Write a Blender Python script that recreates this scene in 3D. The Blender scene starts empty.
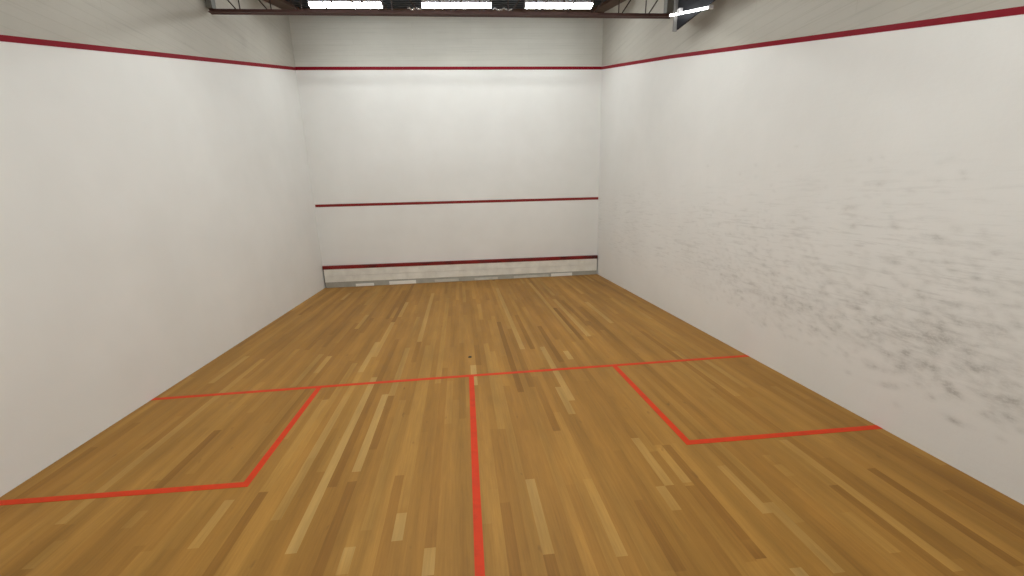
import bpy, bmesh, math, random
from mathutils import Matrix, Vector
random.seed(11)
W = 6.4; LEN = 9.75
C = bpy.context.scene.collection
BOARDS = [(1.97,-6.57,-5.45,1),(1.95,-7.18,-6.57,0.8),(2.36,-6.78,-5.6,1),(2.55,-7.33,-5.75,0.55),(2.71,-7.43,-7.22,1.3),(2.92,-7.67,-7.5,0.9),(1.74,-6.91,-5.62,0.5),(2.44,-7.61,-7.44,0.8),(4.07,-6.24,-5.71,0.8),(4.42,-7.2,-6.66,0.9),(4.38,-7.41,-7.2,0.6),(4.66,-7.66,-6.78,-1),(4.67,-7.78,-7.66,-1),(3.58,-7.62,-7.02,0.8),(3.93,-7.68,-7.07,0.7),(4.91,-7.5,-7.06,0.9),(4.95,-7.9,-7.42,0.8),(4.59,-7.19,-6.81,0.6),(5.56,-7.96,-6.84,0.6),(5.86,-7.97,-7.22,-1),(5.61,-7.9,-6.93,-0.5),(5.34,-7.83,-7.55,0.5),(5.3,-7.22,-7.1,0.5),(1.98,-5.0,-4.01,1),(1.97,-5.58,-5.0,0.9),(1.48,-3.34,-2.57,0.8),(1.45,-4.94,-4.43,0.8),(1.3,-5.27,-4.34,0.9),(0.38,-5.03,-4.24,0.8),(0.71,-1.32,-0.73,1),(1.65,-3.56,-2.79,-0.8),(2.52,-4.1,-1.15,0.9),(2.11,-2.81,-1.82,0.8),(2.37,-5.64,-4.31,0.9),(3.65,-5.76,-3.41,-1),(3.99,-4.64,-3.09,-0.8),(3.9,-4.62,-0.99,0.7),(4.24,-5.1,-3.73,-0.9),(4.14,-6.0,-4.58,0.9),(4.68,-4.42,-2.8,-0.9),(4.4,-5.04,-4.77,1.1),(3.25,-5.54,-5.02,1),(3.29,-5.03,-4.36,-0.6),(5.37,-3.8,-2.54,0.8),(5.63,-5.22,-4.23,-0.8),(5.63,-6.2,-5.22,-0.7),(5.67,-6.15,-5.0,0.6),(5.86,-5.91,-5.32,0.6),(4.6,-7.79,-7.22,-0.4),(4.22,-7.8,-7.3,-0.5),(1.01,-6.79,-6.05,-1),(1.03,-7.13,-6.99,0.5),(0.71,-7.37,-7.18,0.6),(1.54,-7.34,-6.96,0.7),(4.09,-5.01,-2.81,0.3),(5.09,-4.08,-1.49,-0.3)]
MARKS = [(-4.18,2.18,0.6),(-5.06,2.12,0.4),(-4.82,2.04,0.5),(-5.08,2.0,0.3),(-4.25,1.71,0.3),(-4.38,1.6,0.9),(-4.1,1.55,0.5),(-4.34,1.56,0.5),(-4.82,1.57,0.6),(-4.52,1.47,0.5),(-4.87,1.42,0.5),(-5.13,1.45,0.5),(-5.32,1.9,0.4),(-4.98,1.87,0.3),(-5.58,2.25,0.4),(-5.39,2.09,0.3),(-5.79,1.58,0.5),(-5.96,1.46,0.5),(-5.97,1.86,0.3),(-5.19,1.52,0.4),(-6.19,1.68,0.9),(-6.27,1.62,0.6),(-6.28,1.54,1),(-6.57,1.63,0.6),(-6.61,1.56,0.9),(-6.33,2.06,0.4),(-6.42,2.07,0.4),(-6.44,1.87,0.7),(-6.33,1.88,0.4),(-6.66,1.82,0.5),(-6.83,1.88,0.4),(-6.81,2.0,0.3),(-6.87,2.02,0.3),(-6.99,1.57,0.6),(-6.88,1.51,0.8),(-6.51,1.73,0.4),(-4.66,0.84,0.9),(-5.05,0.71,1),(-4.95,0.66,0.6),(-5.36,1.07,0.9),(-5.43,1.17,0.5),(-5.85,1.29,0.6),(-5.47,0.44,0.9),(-6.14,0.93,0.7),(-6.1,0.6,0.6),(-6.11,0.72,0.6),(-5.55,0.69,0.6),(-5.01,0.53,0.6),(-5.77,0.79,0.5),(-5.91,0.6,0.6),(-6.12,1.15,0.5),(-7.21,1.44,0.9),(-7.15,1.28,1),(-7.17,1.2,0.8),(-7.28,1.25,0.6),(-6.66,1.3,0.9),(-6.75,1.38,0.8),(-6.91,1.5,0.7),(-6.5,1.02,0.9),(-6.86,1.09,0.8),(-7.11,0.97,1),(-7.09,1.08,0.6),(-6.99,1.03,0.8),(-6.92,0.99,0.7),(-7.03,0.89,1),(-6.99,0.82,1),(-7.28,0.95,0.7),(-7.39,1.04,0.7),(-7.37,1.16,0.6),(-6.44,0.89,0.7),(-6.6,0.85,0.9),(-6.9,1.34,0.5),(-6.92,1.27,0.6),(-7.0,1.41,0.4),(-6.66,0.46,1),(-6.83,0.53,1),(-7.04,0.62,1),(-6.85,0.66,0.9),(-6.74,0.6,0.9),(-6.76,0.35,0.9),(-6.82,0.37,0.8),(-6.46,0.32,0.6),(-6.99,0.62,0.8),(-7.26,0.7,1),(-7.3,0.73,1),(-7.19,0.5,1),(-7.14,0.54,0.9),(-7.07,0.41,0.7),(-7.23,0.31,1),(-7.2,0.31,0.7),(-7.46,0.58,1),(-7.41,0.58,0.9),(-7.34,0.56,0.9),(-7.36,0.44,0.9),(-7.47,0.48,1),(-7.46,0.69,0.9),(-7.21,0.8,0.8),(-6.87,0.24,0.4),(-7.53,0.43,0.7),(-7.46,0.33,0.5)]
ROWS = (-4.4, -7.4)
EXPO = 0.0
K1 = 37
K2 = 45
# ------------------------------------------------------------------ materials
def srgb(r, g, b):
    f = lambda c: (c/255/12.92) if c/255 <= .04045 else ((c/255+.055)/1.055)**2.4
    return (f(r), f(g), f(b), 1)

def mat(name, col, rough=.6, metal=0, emit=None, strength=0, spec=.5):
    m = bpy.data.materials.new(name); m.use_nodes = True
    b = m.node_tree.nodes['Principled BSDF']
    b.inputs['Base Color'].default_value = col
    b.inputs['Roughness'].default_value = rough
    b.inputs['Metallic'].default_value = metal
    b.inputs['Specular IOR Level'].default_value = spec
    if emit:
        b.inputs['Emission Color'].default_value = emit
        b.inputs['Emission Strength'].default_value = strength
    return m

class G:
    """tiny node graph helper"""
    def __init__(s, m): s.nt = m.node_tree; s.b = s.nt.nodes['Principled BSDF']
    def n(s, t, **k):
        x = s.nt.nodes.new(t)
        for a, v in k.items():
            if a in ('ins',):
                for i, w in v.items(): x.inputs[i].default_value = w
            else: setattr(x, a, v)
        return x
    def l(s, a, b): s.nt.links.new(a, b)
    def math(s, op, a, b=None, c=None):
        x = s.n('ShaderNodeMath', operation=op)
        for i, v in enumerate((a, b, c)):
            if v is None: continue
            if isinstance(v, (int, float)): x.inputs[i].default_value = v
            else: s.l(v, x.inputs[i])
        return x.outputs[0]
    def mix(s, fac, a, b, blend='MIX'):
        x = s.n('ShaderNodeMix', data_type='RGBA', blend_type=blend)
        for sock, v in ((x.inputs[0], fac), (x.inputs[6], a), (x.inputs[7], b)):
            if isinstance(v, (int, float, tuple)): sock.default_value = v
            else: s.l(v, sock)
        return x.outputs[2]
    def pos(s, scale=(1, 1, 1)):
        c = s.n('ShaderNodeTexCoord'); mp = s.n('ShaderNodeMapping')
        mp.inputs['Scale'].default_value = scale
        s.l(c.outputs['Object'], mp.inputs[0]); return mp.outputs[0]
    def noise(s, vec, scale, detail=4, rough=.6):
        x = s.n('ShaderNodeTexNoise'); x.inputs['Scale'].default_value = scale
        x.inputs['Detail'].default_value = detail; x.inputs['Roughness'].default_value = rough
        s.l(vec, x.inputs['Vector']); return x.outputs['Fac']
    def ramp(s, fac, stops):
        x = s.n('ShaderNodeValToRGB'); cr = x.color_ramp
        while len(cr.elements) < len(stops): cr.elements.new(.5)
        for e, (p, c) in zip(cr.elements, stops):
            e.position = p; e.color = c if isinstance(c, tuple) else (c, c, c, 1)
        s.l(fac, x.inputs[0]); return x.outputs[0]
    def bump(s, h, strength=.3, dist=.01):
        x = s.n('ShaderNodeBump'); x.inputs['Strength'].default_value = strength
        x.inputs['Distance'].default_value = dist
        s.l(h, x.inputs['Height']); s.l(x.outputs[0], s.b.inputs['Normal'])

PLASTER = (.84, .832, .81, 1)
BLOCK = (.56, .545, .495, 1)

def plaster_mat(name, streaks=False, dirt=False, k=1.0):
    PLASTER = (.84*k, .832*k, .81*k, 1)
    m = mat(name, PLASTER, .55, spec=.25); g = G(m)
    p = g.pos()
    n1 = g.noise(p, .9, 3)
    col = g.mix(g.ramp(n1, [(.3, 0), (.7, 1)]), (PLASTER[0]*.97, PLASTER[1]*.97, PLASTER[2]*.965, 1), (PLASTER[0]*1.03, PLASTER[1]*1.03, PLASTER[2]*1.03, 1))
    h = g.noise(g.pos((1, 1, 1)), 14, 5)
    if streaks:      # thin horizontal trowel and ball streaks
        s1 = g.noise(g.pos((1, 2.0, 22)), 1.6, 6, .7)
        reg = g.noise(p, .7, 2)
        k = g.math('MULTIPLY', g.ramp(s1, [(.52, 0), (.72, 1)]), g.ramp(reg, [(.35, .15), (.65, 1)]))
        z = g.n('ShaderNodeSeparateXYZ'); g.l(g.pos(), z.inputs[0])
        low = g.math('MULTIPLY', g.ramp(g.math('MULTIPLY', z.outputs[2], .25), [(.1, 0), (.18, 1), (.36, 1), (.54, 0)]), .34)
        col = g.mix(g.math('MULTIPLY', k, low), col, (.27, .26, .23, 1))
        h = g.math('ADD', h, g.math('MULTIPLY', s1, .8))
    if dirt:         # black-grey ball marks stored per vertex
        a = g.n('ShaderNodeAttribute', attribute_name='scuff')
        br = g.noise(g.pos((1, 6, 14)), 5.0, 8, .75)
        d = g.math('MULTIPLY', a.outputs['Fac'], g.ramp(br, [(.33, .25), (.58, 1.1)]))
        d = g.math('MINIMUM', g.math('MULTIPLY', d, .68), .5)
        col = g.mix(d, col, (.25, .24, .205, 1))
    g.l(col, g.b.inputs['Base Color'])
    g.bump(h, .14 if streaks else .12, .01)
    return m

def block_mat(name, axis, BLOCK=BLOCK):
    """painted concrete block: running bond joints as shallow grooves"""
    m = mat(name, BLOCK, .7, spec=.2); g = G(m)
    c = g.n('ShaderNodeTexCoord'); s = g.n('ShaderNodeSeparateXYZ'); g.l(c.outputs['Object'], s.inputs[0])
    cb = g.n('ShaderNodeCombineXYZ'); g.l(s.outputs[axis], cb.inputs[0]); g.l(s.outputs[2], cb.inputs[1])
    br = g.n('ShaderNodeTexBrick', offset=.5)
    for k, v in {'Scale': 1, 'Mortar Size': .006, 'Mortar Smooth': .6, 'Brick Width': 2.4, 'Row Height': .1, 'Bias': 0}.items():
        br.inputs[k].default_value = v
    br.inputs['Color1'].default_value = BLOCK
    br.inputs['Color2'].default_value = (BLOCK[0]*.97, BLOCK[1]*.97, BLOCK[2]*.965, 1)
    br.inputs['Mortar'].default_value = (BLOCK[0]*.93, BLOCK[1]*.925, BLOCK[2]*.91, 1)
    g.l(cb.outputs[0], br.inputs['Vector'])
    n = g.noise(g.pos(), 1.3, 5)
    col = g.mix(1.0, br.outputs['Color'], g.ramp(n, [(.3, .93), (.7, 1.0)]), 'MULTIPLY')
    fine = g.noise(g.pos((.5, .5, 28) if axis else (.5, .5, 28)), 1.5, 5, .65)
    col = g.mix(1.0, col, g.ramp(fine, [(.30, .86), (.44, 1.0)]), 'MULTIPLY')
    h = g.math('ADD', g.math('MULTIPLY', br.outputs['Fac'], -1), g.math('MULTIPLY', g.noise(g.pos(), 25, 4), .25))
    g.l(col, g.b.inputs['Base Color'])
    g.bump(h, .12, .01)
    return m

def line_mat(name, col, wear=.3, dark=(.03, .004, .004, 1), sc=(3, 3, 25)):
    m = mat(name, col, .5); g = G(m)
    n = g.noise(g.pos(sc), 2.2, 5, .7)
    g.l(g.mix(g.math('MULTIPLY', g.ramp(n, [(.48, 0), (.66, 1)]), wear), col, dark), g.b.inputs['Base Color'])
    return m

M_PL = plaster_mat('white_plaster'); M_PR = plaster_mat('scuffed_plaster', True, True); M_PF = plaster_mat('front_plaster', False, False, 1.05)
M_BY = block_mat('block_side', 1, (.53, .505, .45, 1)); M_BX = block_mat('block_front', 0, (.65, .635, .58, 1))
M_OUT = line_mat('out_line_red', (.25, .009, .020, 1), .15)
M_OUT.node_tree.nodes['Principled BSDF'].inputs['Specular IOR Level'].default_value = .1
M_SRV = line_mat('service_red', srgb(138, 15, 13), .35)
M_TINRED = line_mat('tin_red', srgb(135, 20, 16), .95, sc=(.8, 1, 6))
M_TAPE = line_mat('court_line_orange', (.66, .042, .004, 1), .3, (.36, .035, .006, 1), (4, 4, 4))
M_TAPE.node_tree.nodes['Principled BSDF'].inputs['Specular IOR Level'].default_value = .2

def floor_mat():
    m = mat('maple_floor', (.4, .25, .1, 1), .48, spec=.16); g = G(m)
    a = g.n('ShaderNodeAttribute', attribute_name='board')
    base = g.ramp(a.outputs['Fac'], [(0, (.165, .068, .011, 1)), (.3, (.285, .132, .025, 1)), (.5, (.355, .172, .034, 1)), (.65, (.405, .211, .046, 1)), (.82, (.465, .285, .092, 1)), (1, (.57, .39, .15, 1))])
    grain = g.noise(g.pos((26, 1.3, 1)), 3.2, 6, .62)
    blotch = g.noise(g.pos((3, 1.1, 1)), 1.1, 4)
    col = g.mix(1.0, base, g.ramp(grain, [(.25, .84), (.7, 1.06)]), 'MULTIPLY')
    col = g.mix(1.0, col, g.ramp(blotch, [(.3, .9), (.7, 1.06)]), 'MULTIPLY')
    drift = g.noise(g.pos((6, .35, 1)), 1.0, 4)
    col = g.mix(1.0, col, g.ramp(drift, [(.3, .84), (.7, 1.25)]), 'MULTIPLY')
    knot = g.noise(g.pos((5, 2.4, 1)), 2.6, 2, .4)
    col = g.mix(g.math('MULTIPLY', g.ramp(knot, [(.72, 0), (.80, 1)]), .45), col, (.10, .05, .02, 1))
    g.l(col, g.b.inputs['Base Color'])
    g.l(g.ramp(grain, [(.3, .42), (.7, .54)]), g.b.inputs['Roughness'])
    g.bump(grain, .05, .002)
    return m
M_FLOOR = floor_mat()

def worn(name, col, k=.8, sc=9, rough=.6, metal=0):
    m = mat(name, col, rough, metal); g = G(m)
    g.l(g.mix(1.0, col, g.ramp(g.noise(g.pos(), sc, 5), [(.3, k), (.7, 1.05)]), 'MULTIPLY'), g.b.inputs['Base Color'])
    return m
M_STEEL = worn('oxide_red_steel', (.075, .028, .020, 1))
M_ROD = worn('dark_steel_rod', (.045, .025, .020, 1))
M_SEAT = worn('grey_bearing_steel', (.16, .155, .135, 1))
M_LEDGER = worn('brown_timber', (.10, .052, .030, 1), .7, 14)
M_DECK = worn('dark_roof_deck', (.030, .034, .038, 1), .7, 4)
M_FOIL = worn('blue_grey_insulation', (.30, .34, .40, 1), .8, 6, .4)
M_HOUSE = worn('white_enamel', (.62, .60, .62, 1), .9, 8, .35)
M_DARKSHEET = worn('dark_sheet_metal', (.016, .016, .019, 1), .8, 7, .7)
M_DARKSHEET.node_tree.nodes['Principled BSDF'].inputs['Specular IOR Level'].default_value = .1
M_LIGHTEDGE = worn('pale_steel_edge', (.20, .19, .18, 1), .85, 9, .7)
M_CONDUIT = mat('crinkled_silver', (.75, .75, .76, 1), .22, 1)
M_TINW = worn('scuffed_white_board', (.90, .88, .81, 1), .88, 5)
M_KICK = worn('grey_kick_strip', (.47, .46, .41, 1), .85, 8)
M_PATCH = mat('bright_white_tape', (.95, .94, .88, 1), .5)
M_PATCHG = worn('dull_white_tape', (.66, .645, .58, 1), .85, 8)
M_DARK = mat('dark_gap', (.03, .028, .025, 1), .9)
LAMP = (.96, 1.0, .985, 1)
def glow(name, strength):
    return mat(name, (.9, .9, .9, 1), .4, emit=LAMP, strength=strength)
M_DIFF = glow('lamp_diffuser', K2)
M_DIFF_FRONT = glow('lamp_diffuser_front', K1)
M_TUBE = glow('bare_tube', 11.0)

# ------------------------------------------------------------------ mesh helpers
def obj(name, bm, m, parent=None, smooth=False):
    bmesh.ops.recalc_face_normals(bm, faces=bm.faces[:])
    me = bpy.data.meshes.new(name); bm.to_mesh(me); bm.free()
    for x in (m if isinstance(m, (list, tuple)) else [m]): me.materials.append(x)
    if smooth:
        for p in me.polygons: p.use_smooth = True
    o = bpy.data.objects.new(name, me); C.objects.link(o)
    if parent: o.parent = parent
    return o
def box(bm, x0, x1, y0, y1, z0, z1, mi=0, bev=0):
    vs = [bm.verts.new((x, y, z)) for x in (x0, x1) for y in (y0, y1) for z in (z0, z1)]
    fs = [(0, 1, 3, 2), (4, 6, 7, 5), (0, 4, 5, 1), (2, 3, 7, 6), (0, 2, 6, 4), (1, 5, 7, 3)]
    ff = [bm.faces.new([vs[i] for i in f]) for f in fs]
    for f in ff: f.material_index = mi
    if bev:
        es = list({e for f in ff for e in f.edges})
        bmesh.ops.bevel(bm, geom=es, offset=bev, segments=2, affect='EDGES', profile=.6)
    return ff
def rod(bm, a, b, r, seg=8, cap=True):
    a, b = Vector(a), Vector(b); d = (b-a)
    q = d.to_track_quat('Z', 'Y').to_matrix().to_4x4()
    M = Matrix.Translation((a+b)/2) @ q
    bmesh.ops.create_cone(bm, cap_ends=cap, segments=seg, radius1=r, radius2=r, depth=d.length, matrix=M)
def prism(bm, prof, axis, a, b, mi=0):
    """closed 2-D profile extruded along axis ('x' -> profile (y,z); 'y' -> (x,z); 'z' -> (x,y))"""
    def P(u, v, t): return {'x': (t, u, v), 'y': (u, t, v), 'z': (u, v, t)}[axis]
    A = [bm.verts.new(P(u, v, a)) for u, v in prof]; B = [bm.verts.new(P(u, v, b)) for u, v in prof]
    n = len(prof); ff = [bm.faces.new(A), bm.faces.new(B[::-1])]
    for i in range(n): ff.append(bm.faces.new([A[i], A[(i+1) % n], B[(i+1) % n], B[i]]))
    for f in ff: f.material_index = mi
    return ff
def thing(name, label, cat, loc=(0, 0, 0), group=None):
    o = bpy.data.objects.new(name, None); C.objects.link(o); o.location = loc
    o['label'] = label; o['category'] = cat
    if group: o['group'] = group
    return o
def struct(o, label, cat):
    o['kind'] = 'structure'; o['label'] = label; o['category'] = cat; return o
def dup(root, loc, label, group):
    r = root.copy(); C.objects.link(r); r.location = loc; r['label'] = label; r['group'] = group
    for ch in list(root.children):
        c = ch.copy(); C.objects.link(c); c.parent = r
        for g in list(ch.children):
            d = g.copy(); C.objects.link(d); d.parent = c
    return r

def outz(y): return 4.545 + .25*y          # bottom edge of the red out line on the side walls
SL = .235
def roofz(y): return 5.58 + SL*y           # underside of the sloping roof edge beams
TOP = .07

# ------------------------------------------------------------------ floor
def build_floor():
    bm = bmesh.new(); lay = bm.loops.layers.float_color.new('board')
    sw = W/100; n = 100+2
    strips = {}
    for i in range(-1, n-1):
        y = -LEN - .2 - random.random()*.8; L = []
        while y < .2:
            ln = random.uniform(.6, 2.2) if random.random() < .6 else random.uniform(1.8, 3.8)
            t = random.gauss(.5, .05)
            r = random.random()
            if r < .05: t = random.uniform(.62, .76)
            elif r < .10: t = random.uniform(.30, .40)
            L.append([y, min(y+ln, .2), t]); y += ln
        strips[i] = L
    # tone also drifts between neighbouring strips so patches read together
    for x, y0, y1, t in BOARDS:
        i = int(x/sw)
        if i not in strips: continue
        nl = []
        for a, b, tt in strips[i]:
            if b <= y0 or a >= y1: nl.append([a, b, tt]); continue
            if a < y0: nl.append([a, y0, tt])
            if b > y1: nl.append([y1, b, tt])
        v = .54 + t*.21 if t > 0 else .48 + t*.26
        nl.append([y0, y1, max(.02, min(1, v))]); nl.sort(key=lambda q: q[0])
        strips[i] = nl
    for i, L in strips.items():
        x0, x1 = i*sw, (i+1)*sw
        for a, b, t in L:
            if b-a < .01: continue
            f = bm.faces.new([bm.verts.new(p) for p in ((x0, a, 0), (x1, a, 0), (x1, b, 0), (x0, b, 0))])
            d0, d1 = random.gauss(0, .04), random.gauss(0, .04)   # heartwood drifting along the board
            for lp, d in zip(f.loops, (d0, d0, d1, d1)): lp[lay] = (t+d, t+d, t+d, 1)
    f = box(bm, -.12, W+.07, -LEN-.2, .2, -.12, -.002)
    for q in f:
        for lp in q.loops: lp[lay] = (.5, .5, .5, 1)
    me = bpy.data.meshes.new('floor'); bm.to_mesh(me); bm.free(); me.materials.append(M_FLOOR)
    o = bpy.data.objects.new('floor', me); C.objects.link(o)
    return struct(o, 'honey coloured strip wood court floor with orange-red court lines', 'floor')
FLOOR = build_floor()
def flat_strip(name, pts, w, m, parent, label, z=.0015, closed=False):
    """painted line following pts on the floor, mitred corners, 1.5 mm thick"""
    P = [Vector((a, b)) for a, b in pts]; n = len(P); A = []; B = []
    for i in range(n):
        d1 = (P[i]-P[i-1]).normalized() if i > 0 else None
        d2 = (P[i+1]-P[i]).normalized() if i < n-1 else None
        d1 = d1 or d2; d2 = d2 or d1
        nn = (Vector((-d1.y, d1.x))+Vector((-d2.y, d2.x))).normalized()
        k = (w/2)/max(.3, nn.dot(Vector((-d1.y, d1.x))))
        A.append(P[i]+nn*k); B.append(P[i]-nn*k)
    bm = bmesh.new()
    up = [[bm.verts.new((v.x, v.y, z)) for v in L] for L in (A, B)]
    dn = [[bm.verts.new((v.x, v.y, -.001)) for v in L] for L in (A, B)]
    for i in range(n-1):
        bm.faces.new((up[0][i], up[0][i+1], up[1][i+1], up[1][i]))
        bm.faces.new((dn[0][i], dn[1][i], dn[1][i+1], dn[0][i+1]))
        for s in (0, 1): bm.faces.new((up[s][i], dn[s][i], dn[s][i+1], up[s][i+1]))
    for i in (0, n-1): bm.faces.new((up[0][i], up[1][i], dn[1][i], dn[0][i]))
    o = obj(name, bm, m, parent); o['label'] = label; return o
flat_strip('short_line', [(-.04, -5.336), (3.2, -5.30), (W, -5.283)], .05, M_TAPE, FLOOR, 'orange-red short line crossing the whole floor', .0012)
flat_strip('half_court_line', [(3.203, -5.325), (3.178, -7.7), (3.17, -LEN)], .052, M_TAPE, FLOOR, 'orange-red half court line running back from the short line', .0018)
flat_strip('service_box_line', [(1.607, -5.345), (1.597, -6.815), (-.05, -6.785)], .052, M_TAPE, FLOOR, 'orange-red service box line on the left', .0018)
flat_strip('service_box_line', [(4.803, -5.315), (4.82, -6.775), (W, -6.785)], .052, M_TAPE, FLOOR, 'orange-red service box line on the right', .0018)
bm = bmesh.new(); bmesh.ops.create_cone(bm, cap_ends=True, segments=14, radius1=.024, radius2=.022, depth=.003, matrix=Matrix.Translation((3.202, -4.765, .001)))
k = obj('knot', bm, M_DARK, FLOOR); k['label'] = 'small dark round knot in front of the short line'

# ------------------------------------------------------------------ walls
TH = .2; HT = 5.9
def side_wall(name, x, sgn, mlow, scuff=False):
    bm = bmesh.new()
    y0, y1 = -LEN-TH, TH
    xo = x + sgn*TH
    # solid body behind the inner skin
    if not scuff:
        low = [(y0, 0-.12), (y1, -.12), (y1, outz(0)+.02), (0, outz(0)+.02), (y0, outz(y0)+.02)]
        prism(bm, low, 'x', x, xo, 0)
    else:
        # inner face as a fine grid so every ball mark has its own place
        sc = bm.verts.layers.float_color.new('scuff')
        gy0, gy1, gz0, gz1 = -8.5, -.2, .06, 2.4
        ny, nz = 553, 156
        amt = scuff_field(gy0, gy1, gz0, gz1, ny, nz)
        V = [[None]*(nz+1) for _ in range(ny+1)]
        for i in range(ny+1):
            for j in range(nz+1):
                v = bm.verts.new((x, gy0+(gy1-gy0)*i/ny, gz0+(gz1-gz0)*j/nz)); a = amt[i][j]; v[sc] = (a, a, a, 1); V[i][j] = v
        for i in range(ny):
            for j in range(nz):
                bm.faces.new((V[i][j], V[i+1][j], V[i+1][j+1], V[i][j+1]))
        def q(*p):
            vv = [bm.verts.new((x, a, b)) for a, b in p]
            for v in vv: v[sc] = (0, 0, 0, 1)
            bm.faces.new(vv)
        q((y0, -.12), (y1, -.12), (y1, gz0), (y0, gz0))
        q((y0, gz0), (gy0, gz0), (gy0, outz(gy0)+.02), (y0, outz(y0)+.02))
        q((gy1, gz0), (y1, gz0), (y1, outz(0)+.02), (0, outz(0)+.02), (gy1, outz(gy1)+.02))
        q((gy0, gz1), (gy1, gz1), (gy1, outz(gy1)+.02), (gy0, outz(gy0)+.02))
        # outer and rim faces
        prism(bm, [(y0, -.12), (y1, -.12), (y1, outz(0)+.02), (0, outz(0)+.02), (y0, outz(y0)+.02)], 'x', x+sgn*.004, xo, 0)
    if scuff:
        for v in bm.verts:
            if abs(v.co.x-x) > .001: v[sc] = (0, 0, 0, 1)
    up = [(y0, outz(y0)+.02), (0, outz(0)+.02), (y1, outz(0)+.02), (y1, roofz(y1)+TOP), (y0, roofz(y0)+TOP)]
    prism(bm, up, 'x', x, xo, 1)
    if sgn < 0:
        for v in bm.verts: v.co.x += .0078*v.co.y      # the left wall splays out slightly
    return obj(name, bm, [mlow, M_BY])

def scuff_field(y0, y1, z0, z1, ny, nz):
    A = [[0.0]*(nz+1) for _ in range(ny+1)]
    dy, dz = (y1-y0)/ny, (z1-z0)/nz
    def splat(y, z, ry, rz, s, tilt=0):
        R = max(ry, rz)*2.2
        for i in range(max(0, int((y-R-y0)/dy)), min(ny, int((y+R-y0)/dy)+1)+1):
            for j in range(max(0, int((z-R-z0)/dz)), min(nz, int((z+R-z0)/dz)+1)+1):
                u = y0+i*dy-y; v = z0+j*dz-z
                uu = u*math.cos(tilt)+v*math.sin(tilt); vv = -u*math.sin(tilt)+v*math.cos(tilt)
                d = (uu/ry)**2+(vv/rz)**2
                if d < 5: A[i][j] = min(.85, A[i][j] + s*math.exp(-d*1.25))
    R = random.Random(5)
    for y, z, s in MARKS:
        f = .6 + .4*min(1, max(0, (-y-3)/4))
        splat(y, z, R.uniform(.025, .042)*f, R.uniform(.016, .026)*f, (.50 if z < 1.2 else .40)*s, R.uniform(-.2, .35))
        if s > .6:      # a fainter smear trailing the mark
            splat(y+R.uniform(-.05, .08), z+R.uniform(-.02, .02), R.uniform(.07, .13)*f, R.uniform(.018, .035)*f, .12*s, R.uniform(-.15, .25))
    for _ in range(1900):           # dense band low on the wall
        y = -R.betavariate(2.2, 1.6)*5.6 - 2.9
        c = .85 - .10*(-y-5)/2.5
        z = R.gauss(c, .23) if R.random() < .8 else R.gauss(c+.25, .3)
        if z < .34+.1*R.random() or z > 2.2: continue
        f = .55 + .45*min(1, max(0, (-y-3)/4))
        s = R.uniform(.05, .27)*(.7+.3*min(1, max(0, (-y-3.2)/3)))
        splat(y, z, R.uniform(.02, .055)*f, R.uniform(.010, .022)*f, s, R.uniform(-.25, .35))
    for _ in range(230):           # scattered above and towards the front
        y = -R.uniform(.5, 8.3); z = R.uniform(.55, 1.95)
        splat(y, z, R.uniform(.03, .08), R.uniform(.008, .018), R.uniform(.04, .16), R.uniform(-.1, .15))
    for _ in range(40):
        y = -R.uniform(4.5, 8.2); z = R.gauss(.72, .16)
        splat(y, z, R.uniform(.10, .22), R.uniform(.03, .06), R.uniform(.05, .13), R.uniform(-.1, .2))
    return A

WL = struct(side_wall('wall_left', 0, -1, M_PL), 'clean white left side wall with pale block courses above a red line', 'wall')
WR = struct(side_wall('wall_right', W, 1, M_PR, True), 'white right side wall covered low down in grey ball scuffs', 'wall')
bm = bmesh.new()
box(bm, 0, W, 0, TH, -.12, 4.56, 0)
box(bm, 0, W, 0, TH, 4.56, roofz(0)+TOP, 1)
WF = struct(obj('wall_front', bm, [M_PF, M_BX]), 'white front wall with red out line, service line and tin', 'wall')
bm = bmesh.new()
box(bm, -.08, W, -LEN-TH, -LEN, -.12, 2.15, 0); box(bm, -.08, W, -LEN-TH, -LEN, 2.15, roofz(-LEN)+TOP, 1)
struct(obj('wall_back', bm, [M_PL, M_BX]), 'plain white back wall behind the court', 'wall')

def bar(name, parent, m, x0, x1, y0, y1, z0, z1, label):
    bm = bmesh.new(); box(bm, x0, x1, y0, y1, z0, z1); o = obj(name, bm, m, parent); o['label'] = label; return o
bm = bmesh.new(); prism(bm, [(0, 4.54), (W, 4.495), (W, 4.555), (0, 4.603)], 'y', -.003, .001)
o = obj('out_line', bm, M_OUT, WF); o['label'] = 'thin dark red out line across the front wall'
bm = bmesh.new()
prism(bm, [(.02, 1.808), (6.39, 1.755), (6.39, 1.812), (.02, 1.865)], 'y', -.003, .001)
for v in bm.verts: v.co.x = v.co.x
o = obj('service_line', bm, M_SRV, WF); o['label'] = 'thin red service line halfway up the front wall'
for w, xa, xb, side in ((WL, -.001, .003, 'left'), (WR, W-.003, W+.001, 'right')):
    bm = bmesh.new()
    dz = .042 if side == 'right' else 0
    prism(bm, [(-LEN, outz(-LEN)), (-3, outz(-3)-.005), (0, outz(0)-.008-dz), (0, outz(0)+.052-dz), (-3, outz(-3)+.045), (-LEN, outz(-LEN)+.036)], 'x', xa, xb)
    if side == 'left':
        for v in bm.verts: v.co.x += .0078*v.co.y
    o = obj('out_line', bm, M_OUT, w); o['label'] = 'dark red out line sloping down along the %s wall' % side

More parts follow.
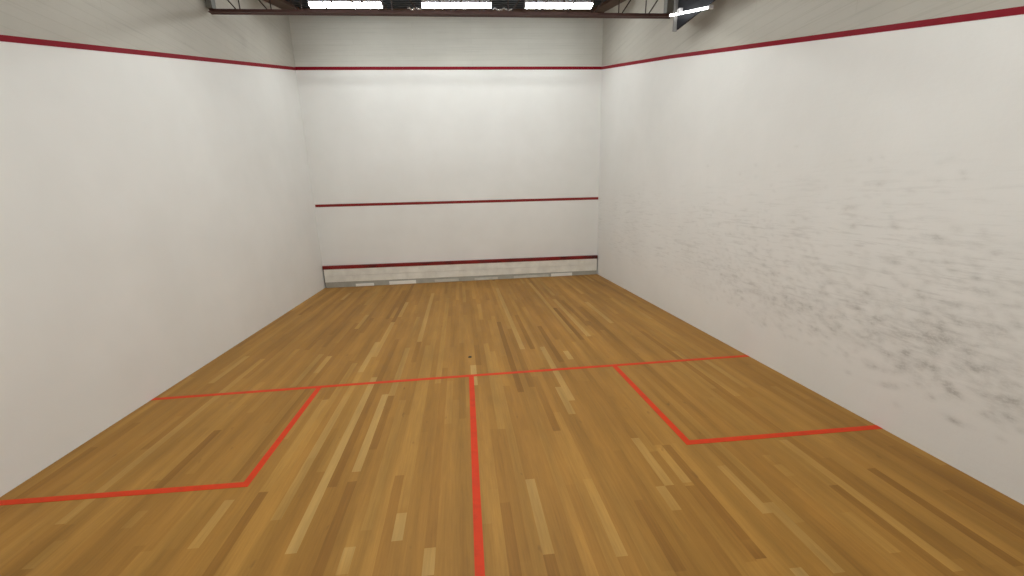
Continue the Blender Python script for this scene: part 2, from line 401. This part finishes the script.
# ------------------------------------------------------------------ tin
T = thing('tin', 'low white boarded tin with worn red rail at the front wall foot', 'tin', (W/2, 0, 0))
def tin_box(name, m, x0, x1, y0, y1, z0, z1, label=None, dz=0, bev=.003):
    """dz: how much lower the right-hand end sits"""
    bm = bmesh.new(); box(bm, x0-W/2, x1-W/2, y0, y1, z0, z1, bev=bev)
    if dz:
        for v in bm.verts: v.co.z -= dz*(v.co.x+W/2)/W
    o = obj(name, bm, m, T)
    if label: o['label'] = label
    return o
XL, XR = .03, W-.03
tin_box('backing', M_DARK, .012, XR, -.03, -.001, .0, .43)
tin_box('board', M_TINW, XL, XR, -.060, -.03, .272, .425, dz=.03)
tin_box('board', M_TINW, XL, XR, -.058, -.03, .125, .268, dz=.03)
tin_box('kick_strip', M_KICK, XL, XR, -.050, -.03, .0, .118, 'grey strip under the white boards', dz=0)
tin_box('top_rail', M_TINRED, .015, W-.015, -.066, -.001, .428, .505, 'dark red rail with worn black patches', dz=.045)
for a, b, m, l, z1 in ((.70, 1.11, M_PATCH, 'bright white patch nearest the left wall', .065), (1.46, 2.07, M_PATCH, 'longest bright white patch', .085), (2.50, 3.06, M_PATCHG, 'dull white patch left of the middle', .07),
                   (3.43, 3.98, M_PATCHG, 'dull white patch right of the middle', .06), (4.36, 5.20, M_PATCHG, 'long dull grey-white patch', .06), (5.26, 5.77, M_PATCH, 'bright white patch nearest the right wall', .075)):
    tin_box('patch', m, a, b, -.062, -.050, .003, z1, l)

# ------------------------------------------------------------------ roof
bm = bmesh.new()
def slab(bm, x0, x1, y0, y1, off0, off1, mi=0):
    prism(bm, [(y0, roofz(y0)+off0), (y1, roofz(y1)+off0), (y1, roofz(y1)+off1), (y0, roofz(y0)+off1)], 'x', x0, x1, mi)
slab(bm, -TH, W+TH, -LEN-TH, TH, TOP, TOP+.12)
y = -LEN
while y < -.1:                      # ribs of the deck
    slab(bm, 0, W, y, y+.05, TOP-.02, TOP+.001); y += .2
CE = struct(obj('ceiling', bm, M_DECK), 'dark ribbed roof deck sloping down from the front wall', 'ceiling')
bm = bmesh.new()
x = .5
while x < 6.0:
    slab(bm, x, min(x+.22, 6.0), -2.75, -1.30, TOP-.035, TOP-.021); x += .235
o = obj('insulation_panel', bm, M_FOIL, CE); o['label'] = 'blue-grey panels seen between the roof ribs'
for side, xa, xb in (('left', 0.0, .27), ('right', W-.27, W)):
    bm = bmesh.new(); slab(bm, xa-(.07 if side == 'left' else 0), xb, -LEN, -.07, 0, TOP-.02)
    o = obj('edge_beam', bm, M_LEDGER, CE); o['label'] = 'brown sloping edge beam on the %s wall' % side
bm = bmesh.new(); box(bm, 0, W, -.07, 0, roofz(0)-.02, roofz(0)+.05)
o = obj('edge_beam', bm, M_LEDGER, CE); o['label'] = 'brown edge beam above the front wall'

# ------------------------------------------------------------------ steel joists
def joist(y, label, zb=None, zr=None):
    t = thing('roof_joist', label, 'joist', (0, y, 0), 'open web steel joists')
    zb = roofz(y)-.45 if zb is None else zb
    z1 = roofz(y)-.03
    def zz(x): return zb - .05*x/W
    def sheared(bm):
        for v in bm.verts: v.co.z -= .05*v.co.x/W
    bm = bmesh.new()                 # bottom chord: two angles back to back
    for s in (-1, 1):
        prism(bm, [(s*.006, zb), (s*.045, zb), (s*.045, zb+.007), (s*.013, zb+.007), (s*.013, zb+.048), (s*.006, zb+.048)], 'x', .01, W-.01)
    sheared(bm); obj('bottom_chord', bm, M_STEEL, t)
    bm = bmesh.new()
    for s in (-1, 1):
        prism(bm, [(s*.006, z1), (s*.045, z1), (s*.045, z1-.007), (s*.013, z1-.007), (s*.013, z1-.045), (s*.006, z1-.045)], 'x', .01, W-.01)
    obj('top_chord', bm, M_STEEL, t)
    n = 16; p = W/n
    for k in range(1, n):
        x = k*p
        bm = bmesh.new(); rod(bm, (x, 0, zz(x)+.02), (x-.01*(1 if k < 8 else -1), 0, z1-.02), .0085, 6); obj('web_post', bm, M_ROD, t)
    for k in range(0, n):
        x0, x1 = k*p, (k+1)*p
        if k < 8: a, b = (x0+.03, z1-.02), (x1-.03, zz(x1)+.02)
        else: a, b = (x1-.03, z1-.02), (x0+.03, zz(x0)+.02)
        bm = bmesh.new(); rod(bm, (a[0], 0, a[1]), (b[0], 0, b[1]), .0085, 6); obj('web_diagonal', bm, M_ROD, t)
    for xa, xb in ((0.0, .075), (W-.105, W-.0)):
        bm = bmesh.new()
        x0, x1 = (xa, xb)
        box(bm, x0, x1, -.055, .055, zz(xa)+.045, z1, bev=.004)
        o = obj('bearing_post', bm, M_SEAT, t); o['label'] = 'grey bearing post against the wall'
    return t
joist(-2.98, 'rust-brown open web steel joist spanning the court in front of the ceiling lights', 4.388)

# ------------------------------------------------------------------ lights
TILT = math.atan(SL)
def ceiling_light(loc, label, mdiff):
    """surface-mounted wraparound fluorescent, long axis across the court"""
    t = thing('ceiling_light', label, 'light', loc, 'fluorescent ceiling lights')
    hl = .605
    bm = bmesh.new()
    prism(bm, [(-.075, 0), (.075, 0), (.075, .035), (.045, .055), (-.045, .055), (-.075, .035)], 'x', -hl, hl)
    obj('housing', bm, M_HOUSE, t)
    bm = bmesh.new()
    prof = [(.072*math.cos(a), -.001-.046*math.sin(a)**.8) for a in [math.pi*i/10 for i in range(1, 10)]]
    prof = [(.072, -.001)] + prof + [(-.072, -.001)]
    prism(bm, prof, 'x', -hl+.012, hl-.012)
    obj('diffuser', bm, mdiff, t)
    for s in (-1, 1):
        bm = bmesh.new(); e = 1.06
        pr = [(u*e, v*e) for u, v in prof]
        prism(bm, pr, 'x', s*hl-.012*(s > 0), s*hl+.012*(s < 0)); obj('end_cap', bm, M_HOUSE, t)
    for s in (-.4, .4):
        bm = bmesh.new(); rod(bm, (s, 0, .06), (s, 0, roofz(loc[1])+TOP-.03-loc[2]), .008, 6); obj('hanger', bm, M_ROD, t)
    t.rotation_euler = (0, 0, 0)
    return t
LZ = 5.145
L0 = ceiling_light((1.447, -1.4, LZ), 'long fluorescent light nearest the left wall in the row above the front wall', M_DIFF_FRONT)
def place(loc, label): return dup(L0, loc, label, 'fluorescent ceiling lights')
place((3.308, -1.4, LZ), 'middle fluorescent light of the row above the front wall')
place((5.107, -1.4, LZ), 'long fluorescent light nearest the right wall in the row above the front wall')
L1 = None
for y in ROWS:
    for x, s in ((1.6, 'left'), (3.2, 'middle'), (4.8, 'right')):
        if L1 is None:
            L1 = ceiling_light((x, y, roofz(y)-.10), 'fluorescent ceiling light overhead, left one of the row over the short line', M_DIFF); continue
        dup(L1, (x, y, roofz(y)-.10), 'fluorescent ceiling light overhead, %s one of the row %s' % (s, 'over the short line' if y > -6 else 'over the service boxes'), 'fluorescent ceiling lights')

# crinkled conduit between the ceiling lights
def conduit(x0, x1, z, y, label, seed):
    R = random.Random(seed); n = 40
    cu = bpy.data.curves.new('flexible_conduit', 'CURVE'); cu.dimensions = '3D'
    n = 18; sp = cu.splines.new('POLY'); sp.points.add(n)
    for i in range(n+1):
        f = i/n
        sp.points[i].co = (x0+(x1-x0)*f, R.uniform(-.012, .012), .012*math.sin(f*13)+R.uniform(-.008, .008), 1)
    cu.bevel_depth = .013; cu.bevel_resolution = 2
    tmp = bpy.data.objects.new('tmp', cu); C.objects.link(tmp)
    dg = bpy.context.evaluated_depsgraph_get(); me = bpy.data.meshes.new_from_object(tmp.evaluated_get(dg))
    bpy.data.objects.remove(tmp)
    me.materials.clear(); me.materials.append(M_CONDUIT)
    o = bpy.data.objects.new('flexible_conduit', me); C.objects.link(o)
    o.location = (0, y, z); o['label'] = label; o['category'] = 'conduit'; o['group'] = 'silver conduits between the lights'
    return o
conduit(2.46, 2.71, 5.085, -1.4, 'crinkled silver conduit between the left and middle ceiling lights', 3)
conduit(3.93, 4.27, 5.08, -1.4, 'crinkled silver conduit between the middle and right ceiling lights', 4)

# the lamp hung along the right wall: dark side shield, pale end post, bare tube
X0 = 6.1
S = thing('wall_side_light', 'bare fluorescent tube with a dark metal shield hung high beside the right wall', 'light', (X0, -3.68, 3.92))
def loc(y, z): return (y+3.68, z-3.92)
bm = bmesh.new()
prism(bm, [loc(-3.70, 3.918), loc(-5.15, 3.925), loc(-5.15, roofz(-5.15)+.045), loc(-3.70, roofz(-3.70)+.045)], 'x', .012, .03)
obj('shield', bm, M_DARKSHEET, S)
bm = bmesh.new(); box(bm, -.028, .022, -.012, .012, -.012, roofz(-3.68)+.04-3.92, bev=.003)
obj('end_post', bm, M_LIGHTEDGE, S)
bm = bmesh.new(); rod(bm, (-.025, *loc(-3.60, 4.125)), (-.025, *loc(-4.47, 3.862)), .013, 12)
obj('tube', bm, M_TUBE, S, True)
for (a, b) in ((-3.585, 4.13), (-4.49, 3.856)):
    bm = bmesh.new(); y_, z_ = loc(a, b); box(bm, -.04, .012, y_-.012, y_+.012, z_-.016, z_+.02, bev=.003); obj('lamp_holder', bm, M_HOUSE, S)
bm = bmesh.new(); box(bm, -.05, .0, loc(-3.82, 0)[0]-.035, loc(-3.82, 0)[0]+.02, 4.05-3.92, 4.11-3.92, bev=.004)
obj('starter', bm, M_HOUSE, S)

# ------------------------------------------------------------------ camera
r = Vector((.99544886, -.08901694, -.03402289)); u = Vector((.05378488, .23007472, .97168555)); f = Vector((.07866867, .96909319, -.23381538))
cd = bpy.data.cameras.new('camera'); cam = bpy.data.objects.new('camera', cd); C.objects.link(cam)
M = Matrix.Identity(4)
for i in range(3): M[i][0], M[i][1], M[i][2] = r[i], u[i], -f[i]
M.translation = Vector((3.177, -9.372, 1.869)); cam.matrix_world = M
cd.sensor_fit = 'HORIZONTAL'; cd.sensor_width = 36; cd.lens = 402.84*36/1024; cd.clip_start = .02
cd.shift_x = 15.6/1024; cd.shift_y = 7/1024
sc = bpy.context.scene; sc.camera = cam
w = bpy.data.worlds.new('world'); sc.world = w; w.use_nodes = True
w.node_tree.nodes['Background'].inputs[0].default_value = (.5, .5, .52, 1); w.node_tree.nodes['Background'].inputs[1].default_value = 0.0
sc.view_settings.view_transform = 'Standard'; sc.view_settings.look = 'None'; sc.view_settings.gamma = 1
sc.view_settings.use_curve_mapping = False; sc.view_settings.exposure = EXPO
